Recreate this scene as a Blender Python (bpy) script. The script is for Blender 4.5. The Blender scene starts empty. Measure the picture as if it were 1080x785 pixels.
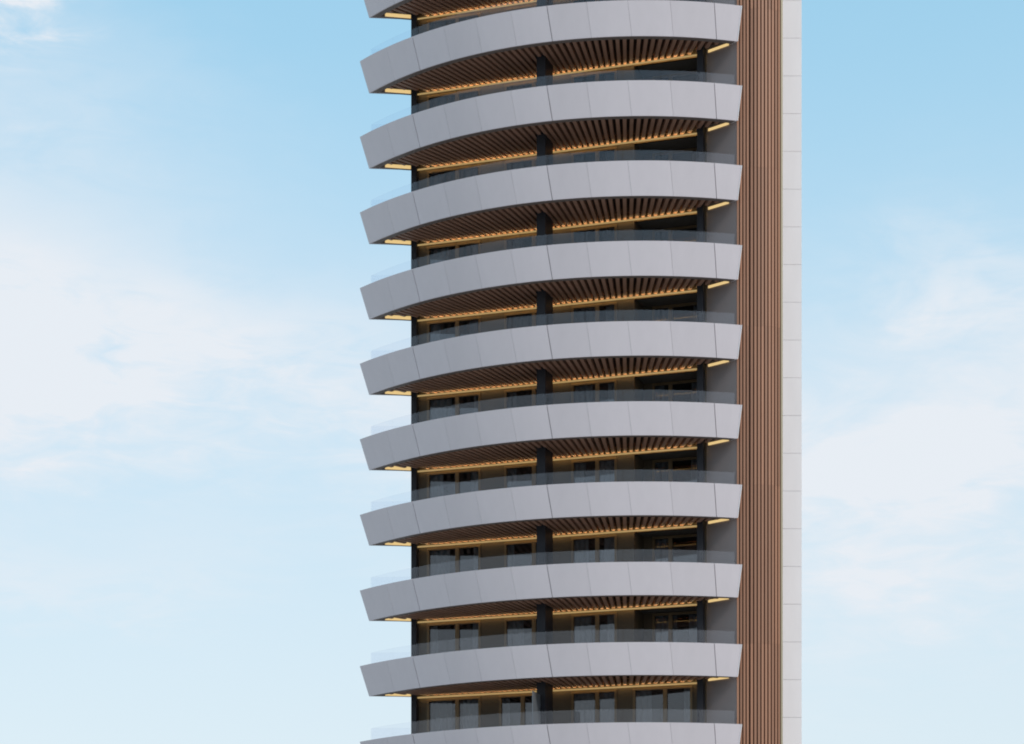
import bpy, bmesh, math, random
from math import sin, cos, radians, pi, atan2, hypot
random.seed(7)
scene = bpy.context.scene
COL = scene.collection

# ------------------------------------------------------------------ camera
EYE = 1.6
cam_d = bpy.data.cameras.new('camera')
cam_d.sensor_width = 36.0
cam_d.lens = 2500.0 / 1080.0 * 36.0
cam_d.shift_y = (1115.0 - 392.5) / 1080.0
cam_d.clip_start = 0.5
cam_d.clip_end = 9000.0
cam = bpy.data.objects.new('camera', cam_d)
cam.location = (0, 0, EYE)
cam.rotation_euler = (radians(90), 0, 0)
COL.objects.link(cam)
scene.camera = cam

# ------------------------------------------------------------------ exposure
vs = scene.view_settings
vs.view_transform = 'Standard'
vs.look = 'None'
vs.gamma = 1.0
vs.use_curve_mapping = False
vs.exposure = 0.42
scene.cycles.use_denoising = True
scene.cycles.max_bounces = 8
scene.cycles.filter_width = 1.9
scene.cycles.transparent_max_bounces = 16
scene.cycles.caustics_reflective = False
scene.cycles.caustics_refractive = False

# ------------------------------------------------------------------ sun
SUN_EL = radians(38)
SUN_AZ = radians(142)          # clockwise from +Y (north): to the right and behind the camera
sd = bpy.data.lights.new('sun', 'SUN')
sd.energy = 1.5
sd.angle = radians(12)
sd.color = (1.0, 0.95, 0.88)
sun = bpy.data.objects.new('sun', sd)
sun.rotation_euler = (radians(90) - SUN_EL, 0, radians(180) - SUN_AZ)
sun.location = (60, -40, 120)
COL.objects.link(sun)

# ------------------------------------------------------------------ sky with thin cloud
world = bpy.data.worlds.new('World')
scene.world = world
world.use_nodes = True
wn, wl = world.node_tree.nodes, world.node_tree.links
wn.clear()
def W(t, **kw):
    n = wn.new(t)
    for k, v in kw.items():
        setattr(n, k, v)
    return n
def wmath(op, a, b=None, c=None, clamp=False):
    n = W('ShaderNodeMath', operation=op, use_clamp=clamp)
    for i, v in enumerate((a, b, c)):
        if v is None:
            continue
        if isinstance(v, (int, float)):
            n.inputs[i].default_value = v
        else:
            wl.new(v, n.inputs[i])
    return n.outputs[0]
out = W('ShaderNodeOutputWorld')
bg = W('ShaderNodeBackground')
wl.new(bg.outputs[0], out.inputs[0])
SKY_STRENGTH = 0.10
bg.inputs[1].default_value = SKY_STRENGTH
sky = W('ShaderNodeTexSky', sky_type='NISHITA')
sky.sun_disc = False
sky.sun_elevation = SUN_EL
sky.sun_rotation = SUN_AZ
sky.altitude = 30.0
sky.air_density = 1.0
sky.dust_density = 1.2
sky.ozone_density = 1.6
tc = W('ShaderNodeTexCoord')
sep = W('ShaderNodeSeparateXYZ')
wl.new(tc.outputs['Generated'], sep.inputs[0])
az = wmath('ARCTAN2', sep.outputs[0], sep.outputs[1])
el = wmath('ARCSINE', sep.outputs[2])
# uneven drift of the cloud edges
comb = W('ShaderNodeCombineXYZ')
wl.new(az, comb.inputs[0]); wl.new(el, comb.inputs[1])
def wnoise(scale_x, scale_y, detail, rough, off, rot=0.0, dist=0.0):
    mp = W('ShaderNodeMapping')
    mp.inputs['Location'].default_value = (off, off * 0.7, off * 0.31)
    mp.inputs['Rotation'].default_value = (0, 0, rot)
    mp.inputs['Scale'].default_value = (scale_x, scale_y, 1)
    wl.new(comb.outputs[0], mp.inputs[0])
    nz = W('ShaderNodeTexNoise')
    nz.inputs['Scale'].default_value = 1.0
    nz.inputs['Detail'].default_value = detail
    nz.inputs['Roughness'].default_value = rough
    nz.inputs['Distortion'].default_value = dist
    wl.new(mp.outputs[0], nz.inputs['Vector'])
    return nz.outputs['Fac']
n_big = wnoise(7, 13, 6, 0.55, 3.1, 0.25, 0.3)
n_mid = wnoise(17, 34, 7, 0.6, 8.4, 0.3, 0.5)
n_wisp = wnoise(26, 95, 6, 0.62, 5.7, 0.35, 0.8)
azw = wmath('ADD', az, wmath('MULTIPLY_ADD', n_mid, 0.16, -0.08))
elw = wmath('ADD', el, wmath('MULTIPLY_ADD', n_big, 0.10, -0.05))
elw = wmath('ADD', elw, wmath('MULTIPLY_ADD', n_wisp, 0.05, -0.025))
def blob(a0, e0, sa, se, amp, tilt=0.0):
    dx = wmath('SUBTRACT', azw, a0)
    dy = wmath('SUBTRACT', elw, e0)
    dy = wmath('ADD', dy, wmath('MULTIPLY', dx, tilt))
    dx = wmath('DIVIDE', dx, sa)
    dy = wmath('DIVIDE', dy, se)
    r2 = wmath('ADD', wmath('MULTIPLY', dx, dx), wmath('MULTIPLY', dy, dy))
    g = wmath('EXPONENT', wmath('MULTIPLY', r2, -1.0))
    return wmath('MULTIPLY', g, amp)
dens = blob(-0.215, 0.292, 0.105, 0.050, 1.7, 0.22)
for b in ((-0.210, 0.425, 0.026, 0.020, 1.6, 0.0), (0.165, 0.235, 0.10, 0.052, 1.8, -0.22),
          (-0.075, 0.275, 0.10, 0.030, 0.75, 0.25), (0.205, 0.305, 0.06, 0.018, 0.55, 0.3),
          (-0.19, 0.375, 0.07, 0.035, 0.55, 0.2), (-0.20, 0.205, 0.09, 0.012, 0.4, 0.0), (0.0, 0.285, 0.32, 0.065, 0.34, 0.0), (0.9, 0.35, 0.35, 0.12, 0.6, 0.0), (-0.9, 0.4, 0.35, 0.14, 0.6, 0.0),
          (2.4, 0.45, 0.5, 0.2, 0.7, 0.0), (-2.2, 0.4, 0.5, 0.15, 0.7, 0.0)):
    dens = wmath('ADD', dens, blob(*b))
tex = wmath('ADD', wmath('MULTIPLY', n_big, 0.6), wmath('ADD', wmath('MULTIPLY', n_mid, 0.6), wmath('MULTIPLY', n_wisp, 0.6)))
tex = wmath('MULTIPLY_ADD', tex, 1.4, -0.62)
tex = wmath('MAXIMUM', tex, 0.0)
cloud = wmath('MULTIPLY', dens, tex, clamp=True)
cloud = wmath('MULTIPLY', cloud, 0.95, clamp=True)
# pale veil that thickens towards the horizon
veil = W('ShaderNodeMapRange', interpolation_type='SMOOTHSTEP')
wl.new(el, veil.inputs['Value'])
veil.inputs['From Min'].default_value = 0.10
veil.inputs['From Max'].default_value = 0.50
veil.inputs['To Min'].default_value = 0.85
veil.inputs['To Max'].default_value = 0.60
mix1 = W('ShaderNodeMix', data_type='RGBA')
wl.new(veil.outputs[0], mix1.inputs['Factor'])
wl.new(sky.outputs[0], mix1.inputs['A'])
tint = W('ShaderNodeMix', data_type='RGBA')
tr_ = W('ShaderNodeMapRange', interpolation_type='SMOOTHSTEP')
wl.new(el, tr_.inputs['Value'])
tr_.inputs['From Min'].default_value = 0.08
tr_.inputs['From Max'].default_value = 0.50
wl.new(tr_.outputs[0], tint.inputs['Factor'])
tint.inputs['A'].default_value = (5.75, 6.55, 6.95, 1)
tint.inputs['B'].default_value = (3.1, 6.2, 8.0, 1)
wl.new(tint.outputs['Result'], mix1.inputs['B'])
mix2 = W('ShaderNodeMix', data_type='RGBA')
wl.new(cloud, mix2.inputs['Factor'])
wl.new(mix1.outputs['Result'], mix2.inputs['A'])
mix2.inputs['B'].default_value = (6.1, 6.4, 6.8, 1)
wl.new(mix2.outputs['Result'], bg.inputs[0])

# ------------------------------------------------------------------ materials
def mat(name, base, rough=0.6, metal=0.0, spec=0.5, noise=0.0, nscale=2.0, bump=0.0, stretch=(1, 1, 1)):
    m = bpy.data.materials.new(name)
    m.use_nodes = True
    nt = m.node_tree
    p = nt.nodes['Principled BSDF']
    p.inputs['Base Color'].default_value = (*base, 1)
    p.inputs['Roughness'].default_value = rough
    p.inputs['Metallic'].default_value = metal
    p.inputs['Specular IOR Level'].default_value = spec
    if noise or bump:
        t = nt.nodes.new('ShaderNodeTexCoord')
        mp = nt.nodes.new('ShaderNodeMapping')
        mp.inputs['Scale'].default_value = stretch
        nz = nt.nodes.new('ShaderNodeTexNoise')
        nz.inputs['Scale'].default_value = nscale
        nz.inputs['Detail'].default_value = 6
        nz.inputs['Roughness'].default_value = 0.6
        nt.links.new(t.outputs['Object'], mp.inputs[0])
        nt.links.new(mp.outputs[0], nz.inputs['Vector'])
        if noise:
            mr = nt.nodes.new('ShaderNodeMapRange')
            mr.inputs['From Min'].default_value = 0.25
            mr.inputs['From Max'].default_value = 0.75
            mr.inputs['To Min'].default_value = 1 - noise
            mr.inputs['To Max'].default_value = 1 + noise
            nt.links.new(nz.outputs['Fac'], mr.inputs['Value'])
            mx = nt.nodes.new('ShaderNodeVectorMath')
            mx.operation = 'SCALE'
            mx.inputs[0].default_value = base
            nt.links.new(mr.outputs[0], mx.inputs['Scale'])
            nt.links.new(mx.outputs[0], p.inputs['Base Color'])
        if bump:
            bp = nt.nodes.new('ShaderNodeBump')
            bp.inputs['Strength'].default_value = bump
            bp.inputs['Distance'].default_value = 0.02
            nt.links.new(nz.outputs['Fac'], bp.inputs['Height'])
            nt.links.new(bp.outputs[0], p.inputs['Normal'])
    return m

def panel_mat(name, base, rough, var):
    """coated sheet panels: every panel (mesh island) has its own slight tone, plus faint streaks"""
    m = mat(name, base, rough, 0.0, 0.5)
    nt = m.node_tree
    p = nt.nodes['Principled BSDF']
    g = nt.nodes.new('ShaderNodeNewGeometry')
    t = nt.nodes.new('ShaderNodeTexCoord')
    mp = nt.nodes.new('ShaderNodeMapping')
    mp.inputs['Scale'].default_value = (1.6, 1.6, 0.35)
    nz = nt.nodes.new('ShaderNodeTexNoise')
    nz.inputs['Scale'].default_value = 1.0
    nz.inputs['Detail'].default_value = 7
    nz.inputs['Roughness'].default_value = 0.65
    nt.links.new(t.outputs['Object'], mp.inputs[0])
    nt.links.new(mp.outputs[0], nz.inputs['Vector'])
    a = nt.nodes.new('ShaderNodeMath'); a.operation = 'MULTIPLY_ADD'
    nt.links.new(g.outputs['Random Per Island'], a.inputs[0])
    a.inputs[1].default_value = var
    a.inputs[2].default_value = 1 - var / 2
    b = nt.nodes.new('ShaderNodeMath'); b.operation = 'MULTIPLY_ADD'
    nt.links.new(nz.outputs['Fac'], b.inputs[0])
    b.inputs[1].default_value = 0.14
    b.inputs[2].default_value = 0.93
    c = nt.nodes.new('ShaderNodeMath'); c.operation = 'MULTIPLY'
    nt.links.new(a.outputs[0], c.inputs[0]); nt.links.new(b.outputs[0], c.inputs[1])
    v = nt.nodes.new('ShaderNodeVectorMath'); v.operation = 'SCALE'
    v.inputs[0].default_value = base
    nt.links.new(c.outputs[0], v.inputs['Scale'])
    nt.links.new(v.outputs[0], p.inputs['Base Color'])
    return m

def wood_mat(name, base, var):
    m = panel_mat(name, base, 0.55, var)
    return m

def glass_mat(name, tint, refl, rough=0.0):
    m = bpy.data.materials.new(name)
    m.use_nodes = True
    nt = m.node_tree
    nt.nodes.clear()
    o = nt.nodes.new('ShaderNodeOutputMaterial')
    tr = nt.nodes.new('ShaderNodeBsdfTransparent')
    tr.inputs[0].default_value = (*tint, 1)
    gl = nt.nodes.new('ShaderNodeBsdfGlossy')
    gl.inputs['Roughness'].default_value = rough
    gl.inputs['Color'].default_value = (1.0, 0.93, 0.95, 1)
    lw = nt.nodes.new('ShaderNodeLayerWeight')
    lw.inputs['Blend'].default_value = 0.5
    pw = nt.nodes.new('ShaderNodeMath'); pw.operation = 'POWER'
    nt.links.new(lw.outputs['Facing'], pw.inputs[0])
    pw.inputs[1].default_value = 4.0
    ad = nt.nodes.new('ShaderNodeMath'); ad.operation = 'MULTIPLY_ADD'; ad.use_clamp = True
    nt.links.new(pw.outputs[0], ad.inputs[0])
    ad.inputs[1].default_value = 0.4
    ad.inputs[2].default_value = refl
    mx = nt.nodes.new('ShaderNodeMixShader')
    nt.links.new(ad.outputs[0], mx.inputs[0])
    nt.links.new(tr.outputs[0], mx.inputs[1])
    nt.links.new(gl.outputs[0], mx.inputs[2])
    nt.links.new(mx.outputs[0], o.inputs[0])
    return m

def glow_mat(name, color, strength):
    m = bpy.data.materials.new(name)
    m.use_nodes = True
    p = m.node_tree.nodes['Principled BSDF']
    p.inputs['Base Color'].default_value = (0.6, 0.5, 0.35, 1)
    p.inputs['Emission Color'].default_value = (*color, 1)
    p.inputs['Emission Strength'].default_value = strength
    return m

M_FASCIA = panel_mat('white_coated_panel', (0.715, 0.642, 0.672), 0.42, 0.05)
M_BACK = mat('joint_backing', (0.30, 0.29, 0.305), 0.8)
M_JOINT = mat('pale_joint_sealant', (0.55, 0.54, 0.55), 0.8)
M_SLAB = mat('painted_concrete', (0.30, 0.27, 0.25), 0.8, noise=0.12, nscale=1.2)
M_RIM = mat('brown_grey_trim', (0.22, 0.175, 0.16), 0.6, noise=0.1)
M_RIB = wood_mat('soffit_timber', (0.42, 0.235, 0.165), 0.14)
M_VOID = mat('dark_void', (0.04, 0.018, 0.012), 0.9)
M_TIMBER = wood_mat('cladding_timber', (0.335, 0.155, 0.088), 0.30)
M_TIMBER_BACK = mat('cladding_backing', (0.17, 0.07, 0.04), 0.8)
M_WHITE = panel_mat('white_wall_panel', (0.85, 0.815, 0.825), 0.55, 0.02)
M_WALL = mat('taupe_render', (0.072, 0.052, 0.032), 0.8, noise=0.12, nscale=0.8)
M_GREYPANEL = mat('grey_partition_panel', (0.235, 0.195, 0.19), 0.6, noise=0.06, nscale=0.7)
M_COLUMN = mat('dark_column_cladding', (0.022, 0.021, 0.026), 0.5, spec=0.2, noise=0.1)
M_FRAME = mat('bronze_frame', (0.14, 0.09, 0.042), 0.5, metal=0.3)
M_TRIM = mat('champagne_trim', (0.34, 0.28, 0.19), 0.5, metal=0.2)
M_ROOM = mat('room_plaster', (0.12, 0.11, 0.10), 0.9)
M_CURTAIN = mat('sheer_curtain', (0.30, 0.30, 0.32), 0.9)
M_PANE = glass_mat('window_glass', (0.70, 0.73, 0.74), 0.06)
M_RAIL = glass_mat('railing_glass', (0.965, 0.972, 0.985), 0.036)
M_LED = glow_mat('warm_led', (1.0, 0.69, 0.30), 4.6)
M_LIP = glow_mat('lip_glow', (1.0, 0.66, 0.22), 0.24)  # emission stands in for cove light bounced onto the lip front
M_END = glow_mat('end_face_glow', (1.0, 0.70, 0.29), 0.55)  # emission stands in for LED light falling on the end faces
M_FROST = mat('frosted_glass', (0.13, 0.14, 0.155), 0.3)
M_GROUND = mat('plaza_paving', (0.40, 0.34, 0.305), 0.8, noise=0.15, nscale=0.05)

# ------------------------------------------------------------------ mesh helpers
def obj(name, bm, mats, parent=None, loc=(0, 0, 0), smooth=False):
    bmesh.ops.recalc_face_normals(bm, faces=bm.faces[:])
    me = bpy.data.meshes.new(name)
    bm.to_mesh(me)
    bm.free()
    for m in (mats if isinstance(mats, (list, tuple)) else [mats]):
        me.materials.append(m)
    o = bpy.data.objects.new(name, me)
    COL.objects.link(o)
    o.location = loc
    if parent:
        o.parent = parent
    return o

def prism(bm, pts, z0, z1, mi=0):
    """vertical prism over a plan polygon (possibly concave)"""
    lo = [bm.verts.new((x, y, z0)) for x, y in pts]
    hi = [bm.verts.new((x, y, z1)) for x, y in pts]
    n = len(pts)
    fs = [bm.faces.new(lo), bm.faces.new(hi)]
    for i in range(n):
        fs.append(bm.faces.new((lo[i], lo[(i + 1) % n], hi[(i + 1) % n], hi[i])))
    for f in fs:
        f.material_index = mi
    return fs

def hexa(bm, p, mi=0):
    """solid from 8 points: 4 of one end then 4 of the other"""
    v = [bm.verts.new(q) for q in p]
    for q in ((0, 1, 2, 3), (7, 6, 5, 4), (0, 4, 5, 1), (1, 5, 6, 2), (2, 6, 7, 3), (3, 7, 4, 0)):
        bm.faces.new([v[i] for i in q]).material_index = mi

# ------------------------------------------------------------------ plan of the tower
H = 3.3                                   # storey height
C0 = (5.47, 112.66)                       # centre of the balcony arcs
R_TOP, R_BOT = 15.21, 14.72               # upper and lower edge of the leaning fascia
TH_L, TH_R = -52.8, 15.25
WA = (-3.72, 103.76)                      # window wall: start point, direction, outward normal
WD = (0.94589, -0.32449)
WN = (-0.32449, -0.94589)
def wp(s, o=0.0):
    return (WA[0] + WD[0] * s + WN[0] * o, WA[1] + WD[1] * s + WN[1] * o)
def arc(R, th):
    t = radians(th)
    return (C0[0] + R * sin(t), C0[1] - R * cos(t))
S_L, S_R = -0.73, 12.58
CORNER_L = wp(S_L)
CORNER_R = wp(S_R)
FRONT_R = (9.33, 98.62)                   # where the side partition meets the timber corner
ROOF_ROW, LAST = -2, 12                   # rows of balconies, counted downwards
def ztop(k):                              # fascia top of row k
    return EYE + (13.17 - k) * H
D_BOT = 1.27                              # fascia height
FLOOR = -0.45                             # floor finish below the fascia top

def lerp(a, b, t):
    return (a[0] + (b[0] - a[0]) * t, a[1] + (b[1] - a[1]) * t)

tower = bpy.data.objects.new('apartment_tower', None)
tower.location = (3, 104, 0)
COL.objects.link(tower)
tower['label'] = 'tall apartment tower with stacked curved white balconies, glass rails and a brown timber slatted side'
tower['category'] = 'apartment building'
TL = tower.location
def part(name, bm, mats, parent=None):
    """mesh given in world coordinates; linked under the tower (or one of its parts)"""
    o = obj(name, bm, mats)
    p = parent or tower
    o.parent = p
    if p is tower:
        o.matrix_parent_inverse.identity()
        o.location = (-TL[0], -TL[1], -TL[2])
    return o

# ------------------------------------------------------------------ one balcony (row 0), copied to the other rows
Z0 = ztop(0)
JOINTS = [-52.8, -45.66, -39.7, -33.35, -27.44, -21.32, -15.38, -9.09, -2.7, 3.89, 10.88, 15.25]
DARK = {2, 6, 10}
def ribbon(bm, th0, th1, Rb, Rt, zb, zt, thick, mi=0, step=1.2, s0=0.0, s1=0.0):
    """a leaning curved panel: a closed solid"""
    n = max(2, int(abs(th1 - th0) / step))
    rows = []
    for i in range(n + 1):
        th = th0 + (th1 - th0) * i / n
        tb = th + s0 + (s1 - s0) * i / n      # the lower edge may run ahead of the upper one
        a, b = arc(Rb, tb), arc(Rt, th)
        c, d = arc(Rt - thick, th), arc(Rb - thick, tb)
        rows.append([bm.verts.new((a[0], a[1], zb)), bm.verts.new((b[0], b[1], zt)),
                     bm.verts.new((c[0], c[1], zt)), bm.verts.new((d[0], d[1], zb))])
    for r, q in zip(rows, rows[1:]):
        for j in range(4):
            bm.faces.new((r[j], r[(j + 1) % 4], q[(j + 1) % 4], q[j])).material_index = mi
    bm.faces.new(rows[0]).material_index = mi
    bm.faces.new(rows[-1]).material_index = mi

# slab (the balcony itself): floor and the dark bed above the slats
bm = bmesh.new()
n = 60
out_pts = [arc(R_BOT + 0.05, TH_L + 0.5 + (TH_R - TH_L - 1.0) * i / n) for i in range(n + 1)]
slab_pts = out_pts + [lerp(FRONT_R, CORNER_R, 0.1), wp(S_R, 0.02), wp(S_L + 0.02, 0.02)]
prism(bm, slab_pts, Z0 - 0.985, Z0 + FLOOR)
balcony = part('balcony', bm, [M_SLAB])

# fascia: eleven coated panels with open joints over a dark backing
bm = bmesh.new()
def lean(i):
    return 0.0 if i in (0, len(JOINTS) - 1) else 0.0182 * (JOINTS[i] + 40)
for i in range(len(JOINTS) - 1):
    g0 = 0.055 if i in DARK else 0.016
    g1 = 0.055 if (i + 1) in DARK else 0.016
    ribbon(bm, JOINTS[i] + (g0 if i else 0), JOINTS[i + 1] - (g1 if i < len(JOINTS) - 2 else 0), R_BOT, R_TOP, Z0 - D_BOT, Z0, 0.05,
           s0=lean(i), s1=lean(i + 1))
ribbon(bm, TH_L + 0.3, TH_R - 0.3, R_BOT - 0.06, R_TOP - 0.06, Z0 - D_BOT + 0.02, Z0 - 0.01, 0.10, 1)
# the return at the pointed left end and the short one at the right
a, b = arc(R_BOT, TH_L), arc(R_TOP, TH_L)
e = wp(S_L - 0.02, 0.06)
def leaf(p_bot, p_top, q_bot, q_top, z0, z1, th, side, mi=0):
    dx, dy = q_bot[0] - p_bot[0], q_bot[1] - p_bot[1]
    L = hypot(dx, dy)
    nx, ny = -dy / L * th * side, dx / L * th * side
    hexa(bm, [(p_bot[0], p_bot[1], z0), (p_top[0], p_top[1], z1), (p_top[0] + nx, p_top[1] + ny, z1), (p_bot[0] + nx, p_bot[1] + ny, z0),
              (q_bot[0], q_bot[1], z0), (q_top[0], q_top[1], z1), (q_top[0] + nx, q_top[1] + ny, z1), (q_bot[0] + nx, q_bot[1] + ny, z0)], mi)
leaf((a[0] + 0.06, a[1] + 0.03), (b[0] + 0.06, b[1] + 0.03), e, (e[0] - 0.1, e[1] + 0.1), Z0 - D_BOT + 0.003, Z0 - 0.003, 0.05, -1)
c_, d_ = arc(R_BOT, TH_R), arc(R_TOP, TH_R)
leaf((c_[0] + 0.045, c_[1] + 0.0), (d_[0] + 0.045, d_[1] + 0.0), (FRONT_R[0] - 0.2, FRONT_R[1] + 0.16), (FRONT_R[0] - 0.14, FRONT_R[1] + 0.12), Z0 - D_BOT + 0.003, Z0 - 0.003, 0.035, 1, 2)
fascia = part('fascia', bm, [M_FASCIA, M_BACK, M_WHITE], balcony)

# slatted soffit: rim, radial slats, dark bed
bm = bmesh.new()
zs = Z0 - D_BOT
RIM = 0.26
ribbon(bm, TH_L + 0.9, TH_R - 0.3, R_BOT - 0.055, R_BOT - 0.055, zs + 0.004, zs + 0.12, RIM, 0)
tipb = arc(R_BOT - 0.06, TH_L + 0.6)
ed = (CORNER_L[0] - tipb[0], CORNER_L[1] - tipb[1])
eL = hypot(*ed); ed = (ed[0] / eL, ed[1] / eL)
en = (ed[1], -ed[0])                      # towards the inside of the balcony
def ep(t, o):
    return (tipb[0] + ed[0] * t + en[0] * o, tipb[1] + ed[1] * t + en[1] * o)
prism(bm, [ep(0.35, 0.0), ep(eL, 0.0), ep(eL, 0.13), ep(0.35, 0.13)], zs + 0.002, zs + 0.25, 0)
# bed above the slats
bed = [arc(R_BOT - 0.22, TH_L + 2.2 + (TH_R - TH_L - 2.8) * i / n) for i in range(n + 1)] + [lerp(FRONT_R, CORNER_R, 0.14), wp(S_R, 0.03), wp(S_L + 0.1, 0.03)]
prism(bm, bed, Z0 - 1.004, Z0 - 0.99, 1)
def seg_hit(p, d, a, b):
    """distance along the ray p + t d to the line a-b, and where on it"""
    ex, ey = b[0] - a[0], b[1] - a[1]
    den = d[0] * ey - d[1] * ex
    if abs(den) < 1e-9:
        return None
    t = ((a[0] - p[0]) * ey - (a[1] - p[1]) * ex) / den
    u = ((a[0] - p[0]) * d[1] - (a[1] - p[1]) * d[0]) / den
    return t, u
PITCH = 1.20                              # degrees between slats
th = TH_L + 1.6
r_in = R_BOT - 0.055 - RIM + 0.01
while th < TH_R - 0.5:
    p = arc(r_in, th)
    t = radians(th)
    d = (-sin(t), cos(t))
    lim = 9
    h = seg_hit(p, d, wp(S_L, 0.02), wp(S_R, 0.02))
    if h and h[0] > 0:
        lim = h[0]
    h = seg_hit(p, d, ep(0, 0.52), ep(eL, 0.52))
    if h and h[0] > 0 and th < -35:
        lim = min(lim, h[0])
    pa, pb = (FRONT_R[0] - 0.42, FRONT_R[1] - 0.14), (CORNER_R[0] - 0.42, CORNER_R[1] - 0.14)
    h = seg_hit(p, d, pa, pb)
    if h and h[0] > 0 and h[1] > -0.2:
        lim = min(lim, h[0])
    side = (p[0] - pa[0]) * (pb[1] - pa[1]) - (p[1] - pa[1]) * (pb[0] - pa[0])
    o_l = (p[0] - ep(0, 0.52)[0]) * en[0] + (p[1] - ep(0, 0.52)[1]) * en[1]
    if lim > 0.12 and lim < 6 and side < 0 and o_l > 0:
        q = (p[0] + d[0] * lim, p[1] + d[1] * lim)
        w0, w1 = 0.077, 0.077 * (r_in - lim * 0.6) / r_in
        sx, sy = d[1], -d[0]
        zz = random.uniform(-0.004, 0.004)
        hexa(bm, [(p[0] - sx * w0, p[1] - sy * w0, zs + 0.02 + zz), (p[0] + sx * w0, p[1] + sy * w0, zs + 0.02 + zz),
                  (p[0] + sx * w0, p[1] + sy * w0, zs + 0.26), (p[0] - sx * w0, p[1] - sy * w0, zs + 0.26),
                  (q[0] - sx * w1, q[1] - sy * w1, zs + 0.02 + zz), (q[0] + sx * w1, q[1] + sy * w1, zs + 0.02 + zz),
                  (q[0] + sx * w1, q[1] + sy * w1, zs + 0.26), (q[0] - sx * w1, q[1] - sy * w1, zs + 0.26)], 2)
    th += PITCH
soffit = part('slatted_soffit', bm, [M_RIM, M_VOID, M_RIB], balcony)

# warm cove lights: a ledge along the window wall, self-glowing faces at both ends
def bar(bm, a, b, z0, z1, th, nrm, mi=0):
    prism(bm, [a, b, (b[0] + nrm[0] * th, b[1] + nrm[1] * th), (a[0] + nrm[0] * th, a[1] + nrm[1] * th)], z0, z1, mi)
bm = bmesh.new()
bar(bm, wp(S_L + 0.35, 0.155), wp(S_R - 0.12, 0.155), zs - 0.105, zs - 0.035, 0.02, WN, 2)    # lip that hides the strip, given a glow of its own
bar(bm, wp(S_L + 0.40, 0.085), wp(S_R - 0.16, 0.085), zs - 0.048, zs - 0.036, 0.045, WN, 0)    # the strip
bar(bm, wp(9.4, 0.010), wp(12.3, 0.010), zs - 0.098, zs - 0.008, 0.012, WN, 1)                 # added plate, unseen, blocks the strip's reflection in the recessed panes
kk = 0
while kk < 17:                                                                                 # brackets
    sk = S_L + 0.6 + kk * 0.74
    wbox_ = [wp(sk, 0.003), wp(sk + 0.02, 0.003), wp(sk + 0.02, 0.153), wp(sk, 0.153)]
    prism(bm, wbox_, zs - 0.075, zs - 0.052, 1)
    kk += 1
pn = (CORNER_R[1] - FRONT_R[1], -(CORNER_R[0] - FRONT_R[0]))
pl = hypot(*pn); pn = (-pn[0] / pl, -pn[1] / pl)
fa, fb = lerp(FRONT_R, CORNER_R, 0.24), lerp(FRONT_R, CORNER_R, 0.93)
bar(bm, (fa[0] + pn[0] * 0.012, fa[1] + pn[1] * 0.012), (fb[0] + pn[0] * 0.012, fb[1] + pn[1] * 0.012), zs + 0.005, zs + 0.115, 0.02, pn, 3)  # top of the partition, its lit band made as a glowing bar
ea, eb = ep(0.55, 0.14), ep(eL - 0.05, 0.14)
bar(bm, ea, eb, zs + 0.01, zs + 0.16, 0.02, en, 3)  # inner rim face glows by itself, no strip lights it
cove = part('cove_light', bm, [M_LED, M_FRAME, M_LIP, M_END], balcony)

# glass railing, standing inside the fascia
bm = bmesh.new()
RG = R_TOP - 0.50
gth = [-52.4 + (14.9 + 52.4) * i / 11 for i in range(12)]
for i in range(11):
    ribbon(bm, gth[i] + 0.03, gth[i + 1] - 0.03, RG, RG, Z0 + FLOOR + 0.01, Z0 + 0.62, 0.018, 0)
g0 = arc(RG - 0.02, -52.2)
g1 = wp(S_L + 0.1, 0.45)
gd = (g1[0] - g0[0], g1[1] - g0[1]); gl_ = hypot(*gd)
gn = (-gd[1] / gl_, gd[0] / gl_)
bar(bm, g0, g1, Z0 + FLOOR + 0.01, Z0 + 0.62, 0.018, gn)
rail = part('glass_railing', bm, [M_RAIL], balcony)

balconies = {0: balcony}
for k in range(ROOF_ROW, LAST + 1):
    if k == 0:
        continue
    b2 = balcony.copy(); COL.objects.link(b2)
    b2.parent = tower
    b2.location = (-TL[0], -TL[1], -TL[2] - k * H)
    for ch in list(balcony.children):
        c2 = ch.copy(); COL.objects.link(c2); c2.parent = b2
    balconies[k] = b2

# ------------------------------------------------------------------ body of the tower
DEEP = 15.0
def back(p, d):
    return (p[0] - WN[0] * d, p[1] - WN[1] * d)
ZR = ztop(ROOF_ROW) + 1.0
bm = bmesh.new()
# interior floors and the solid bulkheads over them
inner = [wp(S_L + 0.05, -0.02), wp(S_R - 0.05, -0.02), back(wp(S_R - 0.05), DEEP), back(wp(S_L + 0.05), DEEP)]
for k in range(ROOF_ROW, LAST + 1):
    prism(bm, inner, ztop(k) - D_BOT, ztop(k) + FLOOR, 0)
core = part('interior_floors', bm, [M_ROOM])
bm = bmesh.new()
# rear rooms end on a dark wall, outer walls left and back
prism(bm, [back(wp(S_L), 0.31), back(wp(S_L + 0.3), 0.31), back(wp(S_L + 0.3), DEEP), back(wp(S_L), DEEP)], 0, ZR, 1)
prism(bm, [back(wp(S_L + 0.31), 5.0), back(wp(S_R - 0.31), 5.0), back(wp(S_R - 0.31), 5.2), back(wp(S_L + 0.31), 5.2)], 0, ZR - 0.1, 0)
prism(bm, [back(wp(S_L), DEEP + 0.01), back(wp(S_R), DEEP + 0.01), back(wp(S_R), DEEP + 0.3), back(wp(S_L), DEEP + 0.3)], 0, ZR, 1)
prism(bm, [back(wp(S_L), -0.0), back(wp(S_R), 0), back(wp(S_R), DEEP), back(wp(S_L), DEEP)], ZR + 0.01, ZR + 0.4, 1)
part('outer_wall', bm, [M_ROOM, M_WALL])

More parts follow.
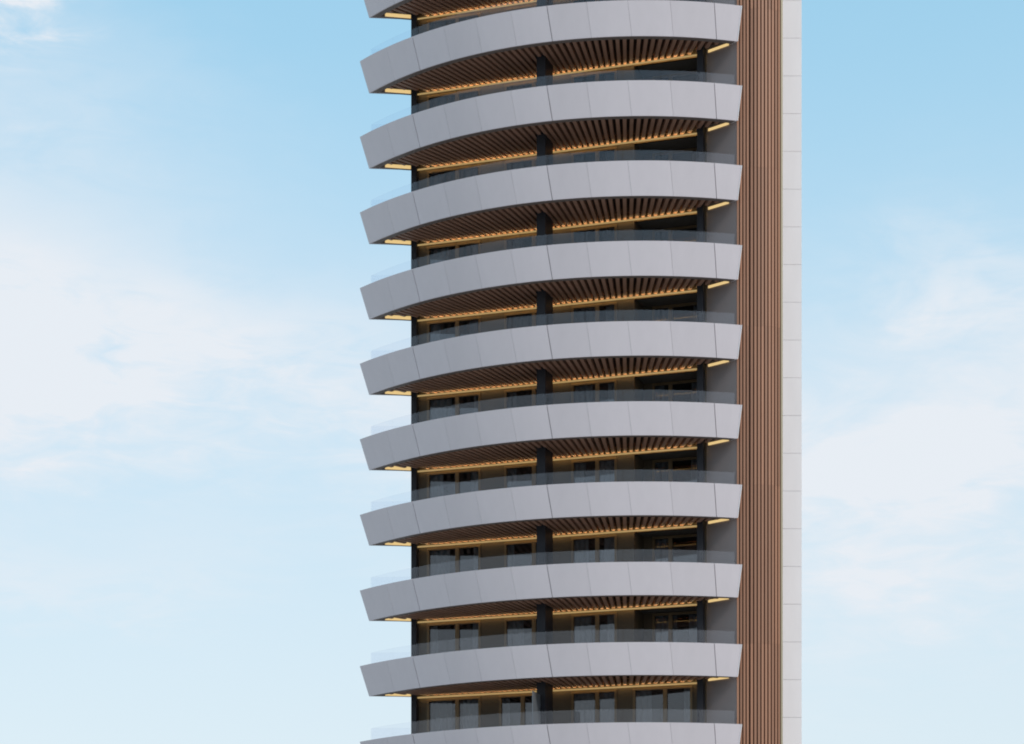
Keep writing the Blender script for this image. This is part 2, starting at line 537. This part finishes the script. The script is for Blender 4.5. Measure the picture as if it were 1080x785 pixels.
# window openings along the wall, per storey: (start, end, list of mullions, set-back)
UPPER = [(0.0, 2.50, (1.41,), 0.0), (3.58, 5.75, (4.93,), 0.0), (6.62, 8.66, (7.78,), 0.0), (9.42, 12.25, (10.62,), 1.45)]
LOWER = [(0.0, 2.50, (1.41,), 0.0), (3.34, 5.55, (4.42,), 0.0), (6.62, 8.66, (7.78,), 0.0), (9.36, 11.98, (10.78,), 0.0)]
def wbox(bm, s0, s1, o0, o1, z0, z1, mi=0):
    prism(bm, [wp(s0, o0), wp(s1, o0), wp(s1, o1), wp(s0, o1)], z0, z1, mi)
wall_bm = bmesh.new()
for k in range(ROOF_ROW, LAST + 1):          # storey standing on row k+1, under the soffit of row k
    zc = ztop(k) - D_BOT
    zf = ztop(k + 1) + FLOOR
    if k == LAST:
        zf = 0.0
    rows = UPPER if k <= 7 else LOWER
    # the slab edge above
    wbox(wall_bm, S_L, S_R, -0.30, 0.0, zc, ztop(k) + FLOOR)
    s = S_L
    for s0, s1, mul, rec in rows + [(S_R, S_R, (), 0)]:
        wbox(wall_bm, s, s0, -0.30, 0.0, zf, zc)
        s = s1
        if s0 == S_R:
            continue
        if rec:
            wbox(wall_bm, s0 - 0.2, s0, -rec - 0.3, -0.30, zf, zc)
            wbox(wall_bm, s1, s1 + 0.2, -rec - 0.3, -0.30, zf, zc)
        # window: frame with its pane and a sheer curtain behind
        fo = -rec
        ws0, ws1 = s0 + 0.005, s1 - 0.005
        if rec:
            ws0 += 0.40
            wbox(wall_bm, s0, ws0 - 0.005, -rec - 0.3, -rec, zf, zc)
        top = zc - 0.13 if not rec else zc - 0.03
        wbox(wall_bm, ws0, ws1, fo - 0.30, fo - 0.002, top + 0.003, zc) if not rec else None
        fbm = bmesh.new()
        fw, f0, f1 = 0.10, fo - 0.10, fo + 0.035
        wbox(fbm, ws0, ws0 + fw, f0, f1, zf, top)
        wbox(fbm, ws1 - fw, ws1, f0, f1, zf, top)
        wbox(fbm, ws0 + fw, ws1 - fw, f0, f1, top - fw, top)
        wbox(fbm, ws0 + fw, ws1 - fw, f0, f1, zf, zf + 0.08)
        for mm in mul:
            wbox(fbm, mm - 0.085, mm + 0.085, f0, f1 - 0.004, zf + 0.08, top - fw)
        w = part('window', fbm, [M_FRAME])
        pbm = bmesh.new()
        edges = [ws0 + fw] + [e_ for mm in mul for e_ in (mm - 0.085, mm + 0.085)] + [ws1 - fw]
        for i in range(0, len(edges), 2):
            wbox(pbm, edges[i], edges[i + 1], fo - 0.06, fo - 0.045, zf + 0.08, top - fw)
        part('pane', pbm, [M_PANE], w)
        rnd = random.Random(k * 13 + int(s0 * 10))
        spans = [(ws0 + 0.05, ws0 + rnd.uniform(0.35, 1.1)), (ws1 - rnd.uniform(0.35, 1.0), ws1 - 0.05)]
        for c0, c1 in spans:
            cbm = bmesh.new()
            nn = int((c1 - c0) / 0.035)
            pts = [wp(c0 + (c1 - c0) * i / nn, fo - 0.26 + 0.035 * sin(i * 0.9 + rnd.uniform(-0.3, 0.3))) for i in range(nn + 1)]
            lo = [cbm.verts.new((x, y, zf + 0.03)) for x, y in pts]
            hi = [cbm.verts.new((x, y, top - 0.03)) for x, y in pts]
            for i in range(nn):
                cbm.faces.new((lo[i], lo[i + 1], hi[i + 1], hi[i]))
            part('curtain', cbm, [M_CURTAIN], w)
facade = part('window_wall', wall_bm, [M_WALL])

# columns standing through every balcony
def column(s0, s1, o0, o1):
    cb = bmesh.new()
    wbox(cb, s0, s1, o0, o1, 0, ZR + 0.2)
    return part('column', cb, [M_COLUMN])
column(S_L + 0.10, S_L + 0.34, 0.003, 0.30)
# the middle blade and the right one
def blade(x0, y0, wdt, dep):
    cb = bmesh.new()
    p = [(x0, y0), (x0 + WD[0] * wdt, y0 + WD[1] * wdt)]
    p += [(p[1][0] - WN[0] * dep, p[1][1] - WN[1] * dep), (x0 - WN[0] * dep, y0 - WN[1] * dep)]
    prism(cb, p, 0, ZR + 0.2)
    return part('column', cb, [M_COLUMN])
blade(1.04, 100.05, 0.38, 1.05)
blade(7.75, 99.35, 0.26, 0.32)

# frosted screens between neighbouring flats on the lower storeys
for k in range(8, LAST):
    sb = bmesh.new()
    zf = ztop(k + 1) + FLOOR
    prism(sb, [(0.84, 98.75), (0.87, 98.74), (1.20, 99.98), (1.17, 99.99)], zf + 0.06, zf + 1.95)
    part('privacy_screen', sb, [M_FROST])

# grey partition between balcony and timber corner
bm = bmesh.new()
pq = [(FRONT_R[0] + 0.02, FRONT_R[1] + 0.02), (CORNER_R[0] + 0.0, CORNER_R[1] - 0.0)]
prism(bm, [pq[0], pq[1], (pq[1][0] + 0.25, pq[1][1] + 0.2), (pq[0][0] + 0.25, pq[0][1] + 0.2)], 0, ZR)
part('side_wall', bm, [M_GREYPANEL])

# timber slatted side: a short flat leaf and a rounded corner
bm = bmesh.new()
def slat(p, tdir, w, d, mi=0):
    nx, ny = tdir[1], -tdir[0]
    a = (p[0] - tdir[0] * w / 2, p[1] - tdir[1] * w / 2)
    b = (p[0] + tdir[0] * w / 2, p[1] + tdir[1] * w / 2)
    # boards of roughly two storeys, butted with a fine joint
    z = 0.0
    off = 1.0
    while z < ZR + 0.2:
        z1 = min(z + H * 2 - (off if z == 0 else 0), ZR + 0.3)
        prism(bm, [a, b, (b[0] - nx * d, b[1] - ny * d), (a[0] - nx * d, a[1] - ny * d)], z, z1 - 0.004, mi)
        z = z1
for i in range(4):
    slat((9.40 + 0.135 * i, 98.62 - 0.012 * i), (1.0, -0.05), 0.085, 0.09)
# rounded face
path = []
x, y = 9.97, 98.55
L = 0
STEP = 0.152
ang = radians(-2)
k_ = 0
ends = []
while k_ < 9:
    d = (cos(ang), sin(ang))
    slat((x, y), d, 0.095, 0.10)
    ends.append((x, y, ang))
    x += d[0] * STEP; y += d[1] * STEP
    ang += radians(4.2)
    k_ += 1
bk = [(9.38, 98.73), (9.94, 98.71)] + [(ex + sin(a_) * 0.11 - 0, ey + 0.11 * cos(a_) + 0.0) for ex, ey, a_ in ends]
lastx, lasty = bk[-1]
bk += [(lastx + 0.06, lasty + 0.05), (lastx + 0.1, lasty + 4.6), (9.6, 103.4), (8.6, 100.2)]
prism(bm, bk, 0, ZR + 0.1, 1)
part('timber_cladding', bm, [M_TIMBER, M_TIMBER_BACK])
bm = bmesh.new()
ex, ey, a_ = ends[-1]
tx, ty = ex + cos(a_) * 0.085, ey + sin(a_) * 0.085
prism(bm, [(tx, ty - 0.03), (tx + 0.08, ty + 0.0), (tx + 0.08, ty + 0.25), (tx, ty + 0.25)], 0, ZR + 0.2)
part('corner_trim', bm, [M_TRIM])

# white end wall, panelled every half storey
bm = bmesh.new()
WX0, WX1, WY = 10.6, 12.665, 103.64
z = EYE - 0.008 - H / 2
zz0 = 0.0
zj = [0.0] + [EYE + 0.5 * H * i for i in range(0, 40) if EYE + 0.5 * H * i < ZR] + [ZR + 0.6]
for za, zb in zip(zj, zj[1:]):
    prism(bm, [(WX0, WY), (WX1, WY), (WX1, WY + 0.05), (WX0, WY + 0.05)], za + 0.006, zb - 0.006, 0)
    prism(bm, [(WX1 - 0.05, WY + 0.055), (WX1, WY + 0.055), (WX1, WY + 9), (WX1 - 0.05, WY + 9)], za + 0.006, zb - 0.006, 0)
prism(bm, [(WX0, WY + 0.056), (WX1 - 0.06, WY + 0.056), (WX1 - 0.06, WY + 9), (WX0, WY + 9)], 0, ZR + 0.59, 1)
part('white_end_wall', bm, [M_WHITE, M_JOINT])

# ------------------------------------------------------------------ ground
bm = bmesh.new()
rings = [0, 40, 100, 160, 400, 1200, 4000]
prev = None
c = bm.verts.new((0, 0, 0))
for r in rings[1:]:
    vs_ = [bm.verts.new((r * cos(2 * pi * i / 48), r * sin(2 * pi * i / 48), 0)) for i in range(48)]
    for i in range(48):
        if prev is None:
            bm.faces.new((c, vs_[i], vs_[(i + 1) % 48]))
        else:
            bm.faces.new((prev[i], vs_[i], vs_[(i + 1) % 48], prev[(i + 1) % 48]))
    prev = vs_
g = obj('ground', bm, [M_GROUND])
g['kind'] = 'structure'
